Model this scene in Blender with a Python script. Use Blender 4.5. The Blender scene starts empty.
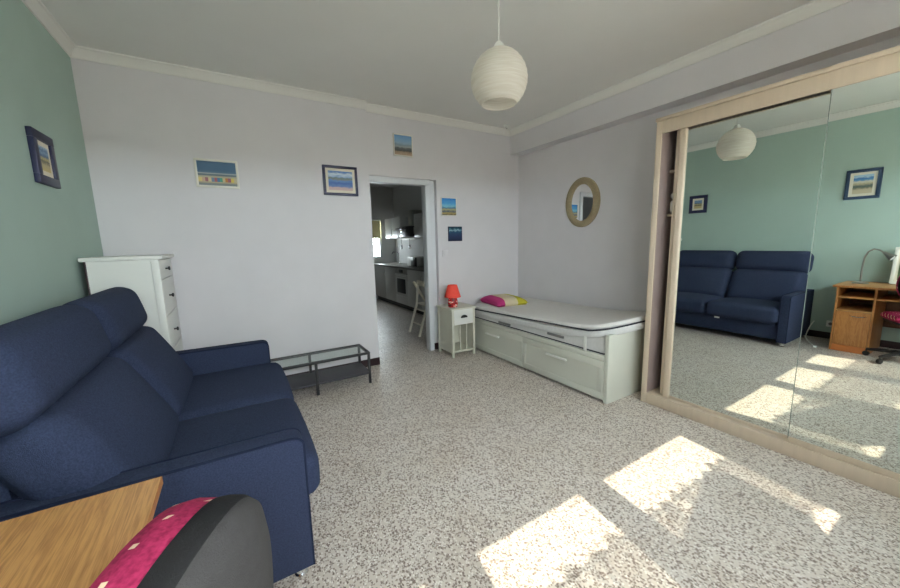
import bpy, bmesh, math, random
from mathutils import Matrix, Vector
random.seed(7)
PI = math.pi
scene = bpy.context.scene
COL = scene.collection

# ------------------------------------------------------------------ camera
CAM_H = 1.38
F_PX, YAW, PITCH, ROLL = 351.87, 0.5457, 0.1479, -0.0241
fw = Vector((math.sin(YAW) * math.cos(PITCH), math.cos(YAW) * math.cos(PITCH), -math.sin(PITCH)))
rt0 = Vector((math.cos(YAW), -math.sin(YAW), 0))
up0 = rt0.cross(fw)
rt = rt0 * math.cos(ROLL) + up0 * math.sin(ROLL)
up = -rt0 * math.sin(ROLL) + up0 * math.cos(ROLL)
cam_data = bpy.data.cameras.new('camera')
cam = bpy.data.objects.new('camera', cam_data)
COL.objects.link(cam)
m = Matrix(((rt.x, up.x, -fw.x, 0), (rt.y, up.y, -fw.y, 0), (rt.z, up.z, -fw.z, CAM_H), (0, 0, 0, 1)))
cam.matrix_world = m
cam_data.sensor_width = 36.0
cam_data.lens = F_PX / 900 * 36.0
cam_data.clip_start = 0.02
scene.camera = cam

# ------------------------------------------------------------------ daylight
world = bpy.data.worlds.new('sky')
scene.world = world
world.use_nodes = True
bg = world.node_tree.nodes['Background']
bg.inputs[0].default_value = (0.92, 0.955, 1.04, 1)
bg.inputs[1].default_value = 33.0
TAN_ALT, AZ = 1.05, 0.14               # sun height and drift to +x per metre of +y
sun_d = bpy.data.lights.new('sun', 'SUN')
sun_d.energy = 10.0
sun_d.color = (1.0, 0.85, 0.69)
sun_d.angle = math.radians(0.53)
sun = bpy.data.objects.new('sun', sun_d)
COL.objects.link(sun)
_h = math.hypot(AZ, 1)
sun_dir = Vector((AZ, 1, -TAN_ALT * _h)).normalized()
sun.rotation_euler = sun_dir.to_track_quat('-Z', 'Y').to_euler()
scene.view_settings.view_transform = 'Standard'
scene.view_settings.look = 'None'
scene.view_settings.gamma = 1.0
scene.view_settings.use_curve_mapping = False
scene.view_settings.exposure = 0.08
try:
    scene.cycles.use_denoising = True
    scene.cycles.max_bounces = 14
    scene.cycles.diffuse_bounces = 8
    scene.cycles.glossy_bounces = 6
    scene.cycles.transparent_max_bounces = 16
    scene.cycles.sample_clamp_indirect = 8.0
except Exception:
    pass

# ------------------------------------------------------------------ helpers
def lin(r, g, b):
    def f(c):
        c /= 255.0
        return c / 12.92 if c <= 0.04045 else ((c + 0.055) / 1.055) ** 2.4
    return (f(r), f(g), f(b), 1.0)

def new_bm():
    return bmesh.new()

def merge(bm, tmp, mat=None):
    me = bpy.data.meshes.new('tmp')
    if mat is not None:
        bmesh.ops.transform(tmp, matrix=mat, verts=tmp.verts)
    tmp.to_mesh(me)
    bm.from_mesh(me)
    bpy.data.meshes.remove(me)
    tmp.free()

def box(bm, x0, x1, y0, y1, z0, z1, bev=0.0, seg=2, mat=None):
    t = bmesh.new()
    bmesh.ops.create_cube(t, size=1.0)
    bmesh.ops.transform(t, matrix=Matrix.Translation(((x0 + x1) / 2, (y0 + y1) / 2, (z0 + z1) / 2))
                        @ Matrix.Diagonal((abs(x1 - x0), abs(y1 - y0), abs(z1 - z0), 1)), verts=t.verts)
    if bev > 0:
        bmesh.ops.bevel(t, geom=list(t.edges), offset=bev, segments=seg, profile=0.5, affect='EDGES')
    merge(bm, t, mat)
    return bm

def cushion(bm, c, s, r, bulge=(0, 0, 0), n=10, mat=None):
    """box of full size s with rounded edges r and bulging faces"""
    t = bmesh.new()
    bmesh.ops.create_cube(t, size=2.0)
    bmesh.ops.subdivide_edges(t, edges=list(t.edges), cuts=n, use_grid_fill=True)
    hx, hy, hz = s[0] / 2, s[1] / 2, s[2] / 2
    r = min(r, hx, hy, hz)
    for v in t.verts:
        u = [max(-1, min(1, k)) for k in v.co]
        # push samples towards the rims so the rounding gets resolution
        w = [math.sin(k * PI / 2) * 0.35 + k * 0.65 for k in u]
        p = Vector((w[0] * hx, w[1] * hy, w[2] * hz))
        inner = Vector((max(-(hx - r), min(hx - r, p.x)), max(-(hy - r), min(hy - r, p.y)), max(-(hz - r), min(hz - r, p.z))))
        d = p - inner
        if d.length > 1e-9:
            p = inner + d.normalized() * r
        bx = (1 - u[1] ** 2) * (1 - u[2] ** 2) * bulge[0] * u[0]
        by = (1 - u[0] ** 2) * (1 - u[2] ** 2) * bulge[1] * u[1]
        bz = (1 - u[0] ** 2) * (1 - u[1] ** 2) * bulge[2] * u[2]
        v.co = p + Vector((bx, by, bz)) + Vector(c)
    merge(bm, t, mat)
    return bm

def tube(bm, pts, r, seg=8, closed=False, mat=None):
    t = bmesh.new()
    pts = [Vector(p) for p in pts]
    n = len(pts)
    rings = []
    prev = None
    for i, p in enumerate(pts):
        if closed:
            d = pts[(i + 1) % n] - pts[(i - 1) % n]
        else:
            d = pts[min(i + 1, n - 1)] - pts[max(i - 1, 0)]
        d.normalize()
        if prev is None:
            a = Vector((0, 0, 1)) if abs(d.z) < 0.9 else Vector((1, 0, 0))
            x = d.cross(a).normalized()
        else:
            x = (prev - d * prev.dot(d)).normalized()
        prev = x
        y = d.cross(x)
        rr = r[i] if isinstance(r, (list, tuple)) else r
        rings.append([t.verts.new(p + (x * math.cos(2 * PI * k / seg) + y * math.sin(2 * PI * k / seg)) * rr) for k in range(seg)])
    for i in range(n if closed else n - 1):
        A, B = rings[i], rings[(i + 1) % n]
        for k in range(seg):
            t.faces.new((A[k], A[(k + 1) % seg], B[(k + 1) % seg], B[k]))
    if not closed:
        t.faces.new(rings[0][::-1])
        t.faces.new(rings[-1])
    merge(bm, t, mat)
    return bm

def lathe(bm, prof, c=(0, 0, 0), seg=24, mat=None):
    t = bmesh.new()
    rings = []
    for (r, z) in prof:
        if r < 1e-6:
            rings.append([t.verts.new((c[0], c[1], c[2] + z))])
        else:
            rings.append([t.verts.new((c[0] + r * math.cos(2 * PI * k / seg), c[1] + r * math.sin(2 * PI * k / seg), c[2] + z)) for k in range(seg)])
    for A, B in zip(rings, rings[1:]):
        for k in range(seg):
            k2 = (k + 1) % seg
            if len(A) == 1 and len(B) == 1:
                continue
            if len(A) == 1:
                t.faces.new((A[0], B[k2], B[k]))
            elif len(B) == 1:
                t.faces.new((A[k], A[k2], B[0]))
            else:
                t.faces.new((A[k], A[k2], B[k2], B[k]))
    bmesh.ops.recalc_face_normals(t, faces=t.faces)
    merge(bm, t, mat)
    return bm

def prism(bm, poly, axis, a, b, bev=0.0, mat=None, seg=2):
    """poly in the two other axes (cyclic order), extruded along axis from a to b"""
    t = bmesh.new()
    def P(u, v, w):
        return {'x': (w, u, v), 'y': (u, w, v), 'z': (u, v, w)}[axis]
    A = [t.verts.new(P(u, v, a)) for u, v in poly]
    B = [t.verts.new(P(u, v, b)) for u, v in poly]
    n = len(poly)
    t.faces.new(A)
    t.faces.new(B[::-1])
    for i in range(n):
        t.faces.new((A[i], B[i], B[(i + 1) % n], A[(i + 1) % n]))
    bmesh.ops.recalc_face_normals(t, faces=t.faces)
    if bev > 0:
        bmesh.ops.bevel(t, geom=list(t.edges), offset=bev, segments=seg, profile=0.5, affect='EDGES')
    merge(bm, t, mat)
    return bm

def wm(o):
    M = o.matrix_basis.copy()
    return (wm(o.parent) @ M) if o.parent else M

def obj(name, bm, mat, parent=None, smooth=35, local=False, recalc=True):
    if recalc:
        bmesh.ops.recalc_face_normals(bm, faces=bm.faces)
    me = bpy.data.meshes.new(name)
    bm.to_mesh(me)
    bm.free()
    o = bpy.data.objects.new(name, me)
    COL.objects.link(o)
    me.materials.append(mat)
    if parent:
        o.parent = parent
        if not local:
            me.transform(wm(parent).inverted())
    if smooth:
        for p in me.polygons:
            p.use_smooth = True
        me.set_sharp_from_angle(angle=math.radians(smooth))
    return o

def tag(o, label=None, cat=None, group=None, kind=None):
    if label: o['label'] = label
    if cat: o['category'] = cat
    if group: o['group'] = group
    if kind: o['kind'] = kind
    return o

def thing(name, label, cat, loc=(0, 0, 0), rz=0.0, group=None, rx=0.0):
    o = bpy.data.objects.new(name, None)
    COL.objects.link(o)
    o.empty_display_size = 0.1
    o.location = loc
    o.rotation_euler = (rx, 0, rz)
    bpy.context.view_layer.update()
    return tag(o, label, cat, group)

def struct(name, bm, mat, parent=None, label=None, smooth=35):
    o = obj(name, bm, mat, parent, smooth)
    if not parent:
        tag(o, label, None, None, 'structure')
    return o

# ------------------------------------------------------------------ materials
def nodes_of(mt):
    mt.use_nodes = True
    nt = mt.node_tree
    return nt, nt.nodes['Principled BSDF']

def L(nt, a, b):
    nt.links.new(a, b)

def ramp(nt, stops, interp='LINEAR'):
    r = nt.nodes.new('ShaderNodeValToRGB')
    r.color_ramp.interpolation = interp
    e = r.color_ramp.elements
    while len(e) < len(stops):
        e.new(0.5)
    for el, (p, c) in zip(e, stops):
        el.position = p
        el.color = c
    return r

def mat(name, col, rough=0.5, metal=0.0, var=0.0, vscale=20.0, bump=0.0, bscale=200.0, spec=0.5, stretch=(1, 1, 1), col2=None, sheen=0.0):
    mt = bpy.data.materials.new(name)
    nt, b = nodes_of(mt)
    b.inputs['Base Color'].default_value = col
    b.inputs['Roughness'].default_value = rough
    b.inputs['Metallic'].default_value = metal
    b.inputs['Specular IOR Level'].default_value = spec
    if sheen:
        b.inputs['Sheen Weight'].default_value = sheen
    tc = nt.nodes.new('ShaderNodeTexCoord')
    mp = nt.nodes.new('ShaderNodeMapping')
    mp.inputs['Scale'].default_value = stretch
    L(nt, tc.outputs['Object'], mp.inputs['Vector'])
    if var > 0 or col2:
        n = nt.nodes.new('ShaderNodeTexNoise')
        n.inputs['Scale'].default_value = vscale
        n.inputs['Detail'].default_value = 4
        L(nt, mp.outputs[0], n.inputs['Vector'])
        if col2 is None:
            c1 = tuple(max(0, c * (1 - var)) for c in col[:3]) + (1,)
            c2 = tuple(min(1, c * (1 + var)) for c in col[:3]) + (1,)
        else:
            c1, c2 = col, col2
        r = ramp(nt, [(0.3, c1), (0.7, c2)])
        L(nt, n.outputs['Fac'], r.inputs[0])
        L(nt, r.outputs[0], b.inputs['Base Color'])
    if bump > 0:
        n2 = nt.nodes.new('ShaderNodeTexNoise')
        n2.inputs['Scale'].default_value = bscale
        n2.inputs['Detail'].default_value = 2
        L(nt, mp.outputs[0], n2.inputs['Vector'])
        bp = nt.nodes.new('ShaderNodeBump')
        bp.inputs['Strength'].default_value = bump
        bp.inputs['Distance'].default_value = 0.002
        L(nt, n2.outputs['Fac'], bp.inputs['Height'])
        L(nt, bp.outputs[0], b.inputs['Normal'])
    return mt

M = {}
M['wall'] = mat('painted_wallpaper', lin(214, 211, 214), 0.85, var=0.02, vscale=4, bump=0.25, bscale=260)
M['green'] = mat('sage_green_wallpaper', lin(164, 184, 174), 0.8, var=0.02, vscale=4, bump=0.25, bscale=260)
M['ceil'] = mat('ceiling_paint', lin(224, 223, 220), 0.9, var=0.015, vscale=3)
M['crown'] = mat('plaster_white', lin(226, 224, 220), 0.8)
M['skirt'] = mat('dark_brown_skirting', lin(46, 28, 32), 0.3, var=0.15, vscale=30)
M['doorpaint'] = mat('gloss_white_paint', lin(214, 216, 220), 0.4)
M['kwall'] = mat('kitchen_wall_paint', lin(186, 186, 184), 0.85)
M['white'] = mat('white_lacquer', lin(222, 222, 216), 0.4, var=0.015, vscale=6)
M['cream'] = mat('cream_white_paint', lin(205, 203, 188), 0.45, var=0.02, vscale=8)
M['bedwhite'] = mat('greyish_white_foil', lin(200, 201, 190), 0.45, var=0.02, vscale=5)
M['blackmetal'] = mat('black_powder_coat', lin(38, 37, 40), 0.45)
M['darkboard'] = mat('dark_brown_board', lin(62, 60, 66), 0.5, var=0.06, vscale=30)
M['black'] = mat('black_plastic', lin(28, 27, 28), 0.35)
M['chrome'] = mat('chrome', lin(225, 225, 228), 0.15, metal=1.0)
M['steel'] = mat('brushed_steel', lin(170, 168, 162), 0.32, metal=1.0)
M['navyfab'] = mat('navy_fabric', lin(49, 57, 80), 0.95, var=0.28, vscale=190, bump=0.5, bscale=420, spec=0.12)
M['navyseam'] = mat('navy_piping', lin(30, 36, 58), 0.95, spec=0.12)
M['navyframe'] = mat('navy_painted_wood', lin(28, 32, 66), 0.4, var=0.1, vscale=40)
M['blueframe'] = mat('blue_painted_wood', lin(42, 62, 88), 0.45, var=0.1, vscale=40)
M['matboard'] = mat('cream_mat_board', lin(222, 214, 196), 0.9)
M['whiteframe'] = mat('white_frame_paint', lin(225, 222, 212), 0.5)
M['birch'] = mat('pale_birch_foil', lin(197, 180, 160), 0.5, var=0.05, vscale=5, stretch=(6, 6, 0.6))
M['glassedge'] = mat('grey_glass_edge', lin(128, 138, 132), 0.25)
M['birchin'] = mat('mauve_brown_inner_board', lin(150, 132, 128), 0.6, var=0.04, vscale=8)
M['shade'] = mat('rice_paper', lin(236, 230, 220), 0.9)
M['red'] = mat('red_lampshade', lin(232, 72, 56), 0.7, var=0.05, vscale=60)
M['mattress'] = mat('mattress_ticking', lin(214, 211, 208), 0.9, var=0.03, vscale=30, bump=0.6, bscale=60)
M['mattress2'] = mat('quilted_mattress_border', lin(206, 205, 204), 0.9, var=0.04, vscale=40, bump=0.8, bscale=90)
M['piping'] = mat('charcoal_piping', lin(48, 48, 56), 0.8)
M['greyweb'] = mat('grey_webbing', lin(120, 120, 120), 0.9)
M['sandframe'] = mat('sand_wicker', lin(148, 134, 106), 0.8, var=0.2, vscale=120, bump=1.0, bscale=140)
M['mirror'] = mat('mirror_glass', (0.80, 0.86, 0.83, 1), 0.0, metal=1.0)
M['ovalmirror'] = mat('silvered_glass', (0.86, 0.88, 0.88, 1), 0.0, metal=1.0)
M['greyfab'] = mat('charcoal_fabric', lin(60, 58, 58), 0.95, var=0.06, vscale=60, bump=0.4, bscale=500, spec=0.15)
M['darkfab'] = mat('black_fabric_rim', lin(34, 33, 34), 0.9, spec=0.15, bump=0.3, bscale=500)
M['socket'] = mat('white_plastic', lin(228, 228, 224), 0.35)
M['kcab'] = mat('kitchen_white_front', lin(196, 196, 192), 0.35)
M['kcounter'] = mat('grey_worktop', lin(120, 118, 114), 0.4, var=0.08, vscale=80)
M['ladder'] = mat('cream_wood', lin(232, 226, 210), 0.5, var=0.06, vscale=20)
M['yellow'] = mat('pale_yellow_blind', lin(226, 214, 160), 0.8)
M['towel'] = mat('white_towel', lin(220, 216, 212), 0.95, bump=0.5, bscale=300)

M['ground'] = mat('pale_paving', lin(188, 180, 168), 0.9, var=0.1, vscale=0.5)

def floor_mat():
    mt = bpy.data.materials.new('terrazzo')
    nt, b = nodes_of(mt)
    tc = nt.nodes.new('ShaderNodeTexCoord')
    nz = nt.nodes.new('ShaderNodeTexNoise')
    nz.inputs['Scale'].default_value = 95
    L(nt, tc.outputs['Object'], nz.inputs['Vector'])
    add = nt.nodes.new('ShaderNodeVectorMath')
    add.operation = 'MULTIPLY_ADD'
    add.inputs[1].default_value = (0.009, 0.009, 0)
    L(nt, nz.outputs['Color'], add.inputs[0])
    L(nt, tc.outputs['Object'], add.inputs[2])
    def chips(scale, stretch, rot, tmax, share, chan):
        mp = nt.nodes.new('ShaderNodeMapping')
        mp.inputs['Scale'].default_value = stretch
        mp.inputs['Rotation'].default_value = (0, 0, rot)
        L(nt, add.outputs[0], mp.inputs['Vector'])
        v = nt.nodes.new('ShaderNodeTexVoronoi')
        v.voronoi_dimensions = '2D'
        v.inputs['Scale'].default_value = scale
        L(nt, mp.outputs[0], v.inputs['Vector'])
        sep = nt.nodes.new('ShaderNodeSeparateColor')
        L(nt, v.outputs['Color'], sep.inputs[0])
        lt = nt.nodes.new('ShaderNodeMath'); lt.operation = 'LESS_THAN'
        L(nt, sep.outputs[chan], lt.inputs[0]); lt.inputs[1].default_value = share
        ld = nt.nodes.new('ShaderNodeMath'); ld.operation = 'LESS_THAN'
        L(nt, v.outputs['Distance'], ld.inputs[0]); ld.inputs[1].default_value = tmax
        mu = nt.nodes.new('ShaderNodeMath'); mu.operation = 'MULTIPLY'
        L(nt, lt.outputs[0], mu.inputs[0]); L(nt, ld.outputs[0], mu.inputs[1])
        return mu, sep
    base = ramp(nt, [(0.35, lin(203, 192, 181)), (0.65, lin(211, 202, 194))])
    nb = nt.nodes.new('ShaderNodeTexNoise'); nb.inputs['Scale'].default_value = 3
    L(nt, tc.outputs['Object'], nb.inputs['Vector'])
    L(nt, nb.outputs['Fac'], base.inputs[0])
    cur = base.outputs[0]
    for (scale, st, rot, tmax, share, chan, ca, cb) in (
            (120, (1, 0.7, 1), 0.5, 0.42, 0.36, 0, lin(172, 161, 151), lin(150, 138, 129)),
            (95, (0.7, 1, 1), 0.2, 0.42, 0.30, 1, lin(134, 118, 110), lin(164, 149, 139)),
            (110, (1, 0.6, 1), 1.1, 0.42, 0.20, 2, lin(112, 96, 88), lin(144, 129, 120)),
            (100, (1, 0.8, 1), 0.9, 0.40, 0.24, 0, lin(232, 226, 219), lin(220, 212, 204))):
        mask, sep = chips(scale, st, rot, tmax, share, chan)
        cr = ramp(nt, [(0.0, ca), (1.0, cb)])
        L(nt, sep.outputs[(chan + 1) % 3], cr.inputs[0])
        mx = nt.nodes.new('ShaderNodeMix'); mx.data_type = 'RGBA'
        L(nt, mask.outputs[0], mx.inputs['Factor'])
        L(nt, cur, mx.inputs['A']); L(nt, cr.outputs[0], mx.inputs['B'])
        cur = mx.outputs['Result']
    L(nt, cur, b.inputs['Base Color'])
    b.inputs['Roughness'].default_value = 0.38
    b.inputs['Specular IOR Level'].default_value = 0.4
    return mt
M['floor'] = floor_mat()

def wood_mat(name, c1, c2, axis_scale, rough=0.4):
    mt = bpy.data.materials.new(name)
    nt, b = nodes_of(mt)
    tc = nt.nodes.new('ShaderNodeTexCoord')
    mp = nt.nodes.new('ShaderNodeMapping')
    mp.inputs['Scale'].default_value = axis_scale
    L(nt, tc.outputs['Object'], mp.inputs['Vector'])
    n = nt.nodes.new('ShaderNodeTexNoise')
    n.inputs['Scale'].default_value = 3.0
    n.inputs['Detail'].default_value = 6
    n.inputs['Distortion'].default_value = 0.6
    L(nt, mp.outputs[0], n.inputs['Vector'])
    w = nt.nodes.new('ShaderNodeMath'); w.operation = 'MULTIPLY'; w.inputs[1].default_value = 5.0
    L(nt, n.outputs['Fac'], w.inputs[0])
    fr = nt.nodes.new('ShaderNodeMath'); fr.operation = 'PINGPONG'; fr.inputs[1].default_value = 0.5
    L(nt, w.outputs[0], fr.inputs[0])
    n3 = nt.nodes.new('ShaderNodeTexNoise'); n3.inputs['Scale'].default_value = 26; n3.inputs['Detail'].default_value = 5
    L(nt, mp.outputs[0], n3.inputs['Vector'])
    ad = nt.nodes.new('ShaderNodeMath'); ad.operation = 'ADD'
    L(nt, fr.outputs[0], ad.inputs[0]); L(nt, n3.outputs['Fac'], ad.inputs[1])
    r = ramp(nt, [(0.35, c1), (0.95, c2)])
    L(nt, ad.outputs[0], r.inputs[0])
    L(nt, r.outputs[0], b.inputs['Base Color'])
    b.inputs['Roughness'].default_value = rough
    return mt
M['desk'] = wood_mat('oak_veneer', lin(166, 115, 63), lin(206, 154, 95), (18, 0.9, 18))
M['deskv'] = wood_mat('oak_veneer_upright', lin(158, 100, 50), lin(190, 130, 72), (9, 9, 1.2))
M['deskedge'] = mat('orange_edge_banding', lin(196, 116, 60), 0.4)
M['deskin'] = mat('oak_inner_board', lin(96, 62, 40), 0.6)

def glass_mat():
    mt = bpy.data.materials.new('clear_glass')
    mt.use_nodes = True
    nt = mt.node_tree
    nt.nodes.clear()
    o = nt.nodes.new('ShaderNodeOutputMaterial')
    t = nt.nodes.new('ShaderNodeBsdfTransparent'); t.inputs[0].default_value = (0.93, 0.97, 0.95, 1)
    g = nt.nodes.new('ShaderNodeBsdfGlossy'); g.inputs['Roughness'].default_value = 0.02
    fr = nt.nodes.new('ShaderNodeFresnel'); fr.inputs[0].default_value = 1.45
    ge = nt.nodes.new('ShaderNodeNewGeometry')
    inv = nt.nodes.new('ShaderNodeMath'); inv.operation = 'SUBTRACT'; inv.inputs[0].default_value = 1.0
    L(nt, ge.outputs['Backfacing'], inv.inputs[1])
    mu = nt.nodes.new('ShaderNodeMath'); mu.operation = 'MULTIPLY'
    L(nt, fr.outputs[0], mu.inputs[0]); L(nt, inv.outputs[0], mu.inputs[1])
    mx = nt.nodes.new('ShaderNodeMixShader')
    L(nt, mu.outputs[0], mx.inputs[0]); L(nt, t.outputs[0], mx.inputs[1]); L(nt, g.outputs[0], mx.inputs[2])
    L(nt, mx.outputs[0], o.inputs[0])
    return mt
M['glass'] = glass_mat()

def sheer_mat():
    mt = bpy.data.materials.new('sheer_voile')
    mt.use_nodes = True
    nt = mt.node_tree
    nt.nodes.clear()
    o = nt.nodes.new('ShaderNodeOutputMaterial')
    t = nt.nodes.new('ShaderNodeBsdfTransparent')
    d = nt.nodes.new('ShaderNodeBsdfTranslucent'); d.inputs[0].default_value = (0.85, 0.82, 0.78, 1)
    d2 = nt.nodes.new('ShaderNodeBsdfDiffuse'); d2.inputs[0].default_value = (0.8, 0.79, 0.77, 1)
    mx0 = nt.nodes.new('ShaderNodeMixShader'); mx0.inputs[0].default_value = 0.5
    L(nt, d.outputs[0], mx0.inputs[1]); L(nt, d2.outputs[0], mx0.inputs[2])
    tc = nt.nodes.new('ShaderNodeTexCoord')
    mp = nt.nodes.new('ShaderNodeMapping'); mp.inputs['Scale'].default_value = (34, 1, 2.2)
    L(nt, tc.outputs['Object'], mp.inputs['Vector'])
    n = nt.nodes.new('ShaderNodeTexNoise'); n.inputs['Scale'].default_value = 1.6; n.inputs['Detail'].default_value = 4
    L(nt, mp.outputs[0], n.inputs['Vector'])
    r = ramp(nt, [(0.34, (0.50, 0.50, 0.50, 1)), (0.62, (0.97, 0.97, 0.97, 1))])
    L(nt, n.outputs['Fac'], r.inputs[0])
    mx = nt.nodes.new('ShaderNodeMixShader')
    L(nt, r.outputs[0], mx.inputs[0]); L(nt, t.outputs[0], mx.inputs[1]); L(nt, mx0.outputs[0], mx.inputs[2])
    L(nt, mx.outputs[0], o.inputs[0])
    return mt
M['sheer'] = sheer_mat()
M['shadow_panel'] = mat('opaque_shadow_cloth', lin(190, 184, 176), 0.95)

def paper_mat():
    mt = bpy.data.materials.new('ricepaper_shade')
    nt, b = nodes_of(mt)
    b.inputs['Base Color'].default_value = lin(238, 234, 226)
    b.inputs['Roughness'].default_value = 0.9
    t = nt.nodes.new('ShaderNodeBsdfTranslucent'); t.inputs[0].default_value = lin(240, 234, 224)
    mx = nt.nodes.new('ShaderNodeMixShader'); mx.inputs[0].default_value = 0.35
    o = nt.nodes['Material Output']
    L(nt, b.outputs[0], mx.inputs[1]); L(nt, t.outputs[0], mx.inputs[2]); L(nt, mx.outputs[0], o.inputs[0])
    tc = nt.nodes.new('ShaderNodeTexCoord')
    mp = nt.nodes.new('ShaderNodeMapping'); mp.inputs['Scale'].default_value = (4, 4, 60)
    L(nt, tc.outputs['Object'], mp.inputs['Vector'])
    n = nt.nodes.new('ShaderNodeTexNoise'); n.inputs['Scale'].default_value = 2.0
    L(nt, mp.outputs[0], n.inputs['Vector'])
    r = ramp(nt, [(0.35, lin(226, 220, 210)), (0.65, lin(242, 239, 233))])
    L(nt, n.outputs['Fac'], r.inputs[0]); L(nt, r.outputs[0], b.inputs['Base Color'])
    return mt
M['paper'] = paper_mat()

def pink_mat():
    """raspberry weave with little cream squares"""
    mt = bpy.data.materials.new('raspberry_weave')
    nt, b = nodes_of(mt)
    tc = nt.nodes.new('ShaderNodeTexCoord')
    mp = nt.nodes.new('ShaderNodeMapping')
    mp.inputs['Rotation'].default_value = (math.radians(14), math.radians(45), 0)
    mp.inputs['Scale'].default_value = (25, 25, 25)
    L(nt, tc.outputs['Object'], mp.inputs['Vector'])
    fr = nt.nodes.new('ShaderNodeVectorMath'); fr.operation = 'FRACTION'
    L(nt, mp.outputs[0], fr.inputs[0])
    sp = nt.nodes.new('ShaderNodeSeparateXYZ'); L(nt, fr.outputs[0], sp.inputs[0])
    a = nt.nodes.new('ShaderNodeMath'); a.operation = 'LESS_THAN'; a.inputs[1].default_value = 0.17
    c = nt.nodes.new('ShaderNodeMath'); c.operation = 'LESS_THAN'; c.inputs[1].default_value = 0.17
    L(nt, sp.outputs[1], a.inputs[0]); L(nt, sp.outputs[2], c.inputs[0])
    mu = nt.nodes.new('ShaderNodeMath'); mu.operation = 'MULTIPLY'
    L(nt, a.outputs[0], mu.inputs[0]); L(nt, c.outputs[0], mu.inputs[1])
    n = nt.nodes.new('ShaderNodeTexNoise'); n.inputs['Scale'].default_value = 160
    L(nt, tc.outputs['Object'], n.inputs['Vector'])
    r = ramp(nt, [(0.3, lin(128, 28, 64)), (0.7, lin(168, 46, 86))]); L(nt, n.outputs['Fac'], r.inputs[0])
    mx = nt.nodes.new('ShaderNodeMix'); mx.data_type = 'RGBA'
    L(nt, mu.outputs[0], mx.inputs['Factor']); L(nt, r.outputs[0], mx.inputs['A']); mx.inputs['B'].default_value = lin(226, 204, 170)
    L(nt, mx.outputs['Result'], b.inputs['Base Color'])
    b.inputs['Roughness'].default_value = 0.95
    b.inputs['Specular IOR Level'].default_value = 0.15
    return mt
M['pink'] = pink_mat()

def band_mat(name, axis, stops, noise=0.06, nscale=6.0, rough=0.6, nstretch=(1, 1, 3), interp='LINEAR', overlay=None):
    """colour bands along a generated axis, edges roughened: flat painted print"""
    mt = bpy.data.materials.new(name)
    nt, b = nodes_of(mt)
    tc = nt.nodes.new('ShaderNodeTexCoord')
    sp = nt.nodes.new('ShaderNodeSeparateXYZ'); L(nt, tc.outputs['Generated'], sp.inputs[0])
    mp = nt.nodes.new('ShaderNodeMapping'); mp.inputs['Scale'].default_value = nstretch
    L(nt, tc.outputs['Generated'], mp.inputs['Vector'])
    n = nt.nodes.new('ShaderNodeTexNoise'); n.inputs['Scale'].default_value = nscale; n.inputs['Detail'].default_value = 5
    L(nt, mp.outputs[0], n.inputs['Vector'])
    s = nt.nodes.new('ShaderNodeMath'); s.operation = 'SUBTRACT'; s.inputs[1].default_value = 0.5
    L(nt, n.outputs['Fac'], s.inputs[0])
    ma = nt.nodes.new('ShaderNodeMath'); ma.operation = 'MULTIPLY_ADD'; ma.inputs[1].default_value = noise
    L(nt, s.outputs[0], ma.inputs[0]); L(nt, sp.outputs['XYZ'.index(axis)], ma.inputs[2])
    r = ramp(nt, stops, interp); L(nt, ma.outputs[0], r.inputs[0])
    cur = r.outputs[0]
    if overlay:
        lo, hi, stops2 = overlay
        r2 = ramp(nt, stops2, 'CONSTANT'); L(nt, sp.outputs[0], r2.inputs[0])
        g = nt.nodes.new('ShaderNodeMath'); g.operation = 'GREATER_THAN'; g.inputs[1].default_value = lo
        l = nt.nodes.new('ShaderNodeMath'); l.operation = 'LESS_THAN'; l.inputs[1].default_value = hi
        L(nt, sp.outputs[2], g.inputs[0]); L(nt, sp.outputs[2], l.inputs[0])
        mu = nt.nodes.new('ShaderNodeMath'); mu.operation = 'MULTIPLY'
        L(nt, g.outputs[0], mu.inputs[0]); L(nt, l.outputs[0], mu.inputs[1])
        mx = nt.nodes.new('ShaderNodeMix'); mx.data_type = 'RGBA'
        L(nt, mu.outputs[0], mx.inputs['Factor']); L(nt, cur, mx.inputs['A']); L(nt, r2.outputs[0], mx.inputs['B'])
        cur = mx.outputs['Result']
    L(nt, cur, b.inputs['Base Color'])
    b.inputs['Roughness'].default_value = rough
    return mt

# ------------------------------------------------------------------ room shell
XL, XR, XB = -0.868, 3.483, 3.330
YB, YB2, YF = 3.770, 3.825, -0.75
ZC, ZBEAM = 2.83, 2.52
YK = 3.96                                   # kitchen side of the back wall
DX0, DX1, DZ = 1.317, 2.165, 2.115          # opening in the back wall
bm = new_bm(); box(bm, XL - .2, XR + .3, YF - .3, 8.75, -0.2, 0.0); struct('floor', bm, M['floor'], label='speckled beige and brown terrazzo floor')
bm = new_bm(); box(bm, XL - .2, XR + .3, YF - .3, YK, ZC, ZC + .2); struct('ceiling', bm, M['ceil'], label='plain off-white ceiling')
bm = new_bm(); box(bm, XL - .2, XL, YF - .3, YK, 0, ZC); struct('wall_left', bm, M['green'], label='sage green side wall')
bm = new_bm(); box(bm, XR, XR + .25, YF - .3, YK, 0, ZC); struct('wall_right', bm, M['wall'], label='pale grey wall behind the wardrobe')
bm = new_bm()
box(bm, XL, DX0, YB, YK, 0, ZC)
box(bm, DX0, XR, YB2, YK, DZ, ZC)
box(bm, DX1, XR, YB2, YK, 0, DZ)
struct('wall_back', bm, M['wall'], label='pale grey back wall with the kitchen doorway')
bm = new_bm(); box(bm, XB, XR, YF, YB2, ZBEAM, ZC); struct('ceiling_beam', bm, M['wall'], label='boxed beam under the ceiling along the right wall')

bm = new_bm(); box(bm, -80, 80, -120, YF - .4, -3.2, -3.0); struct('ground', bm, M['ground'], label='pale ground outside below the windows')
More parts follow.
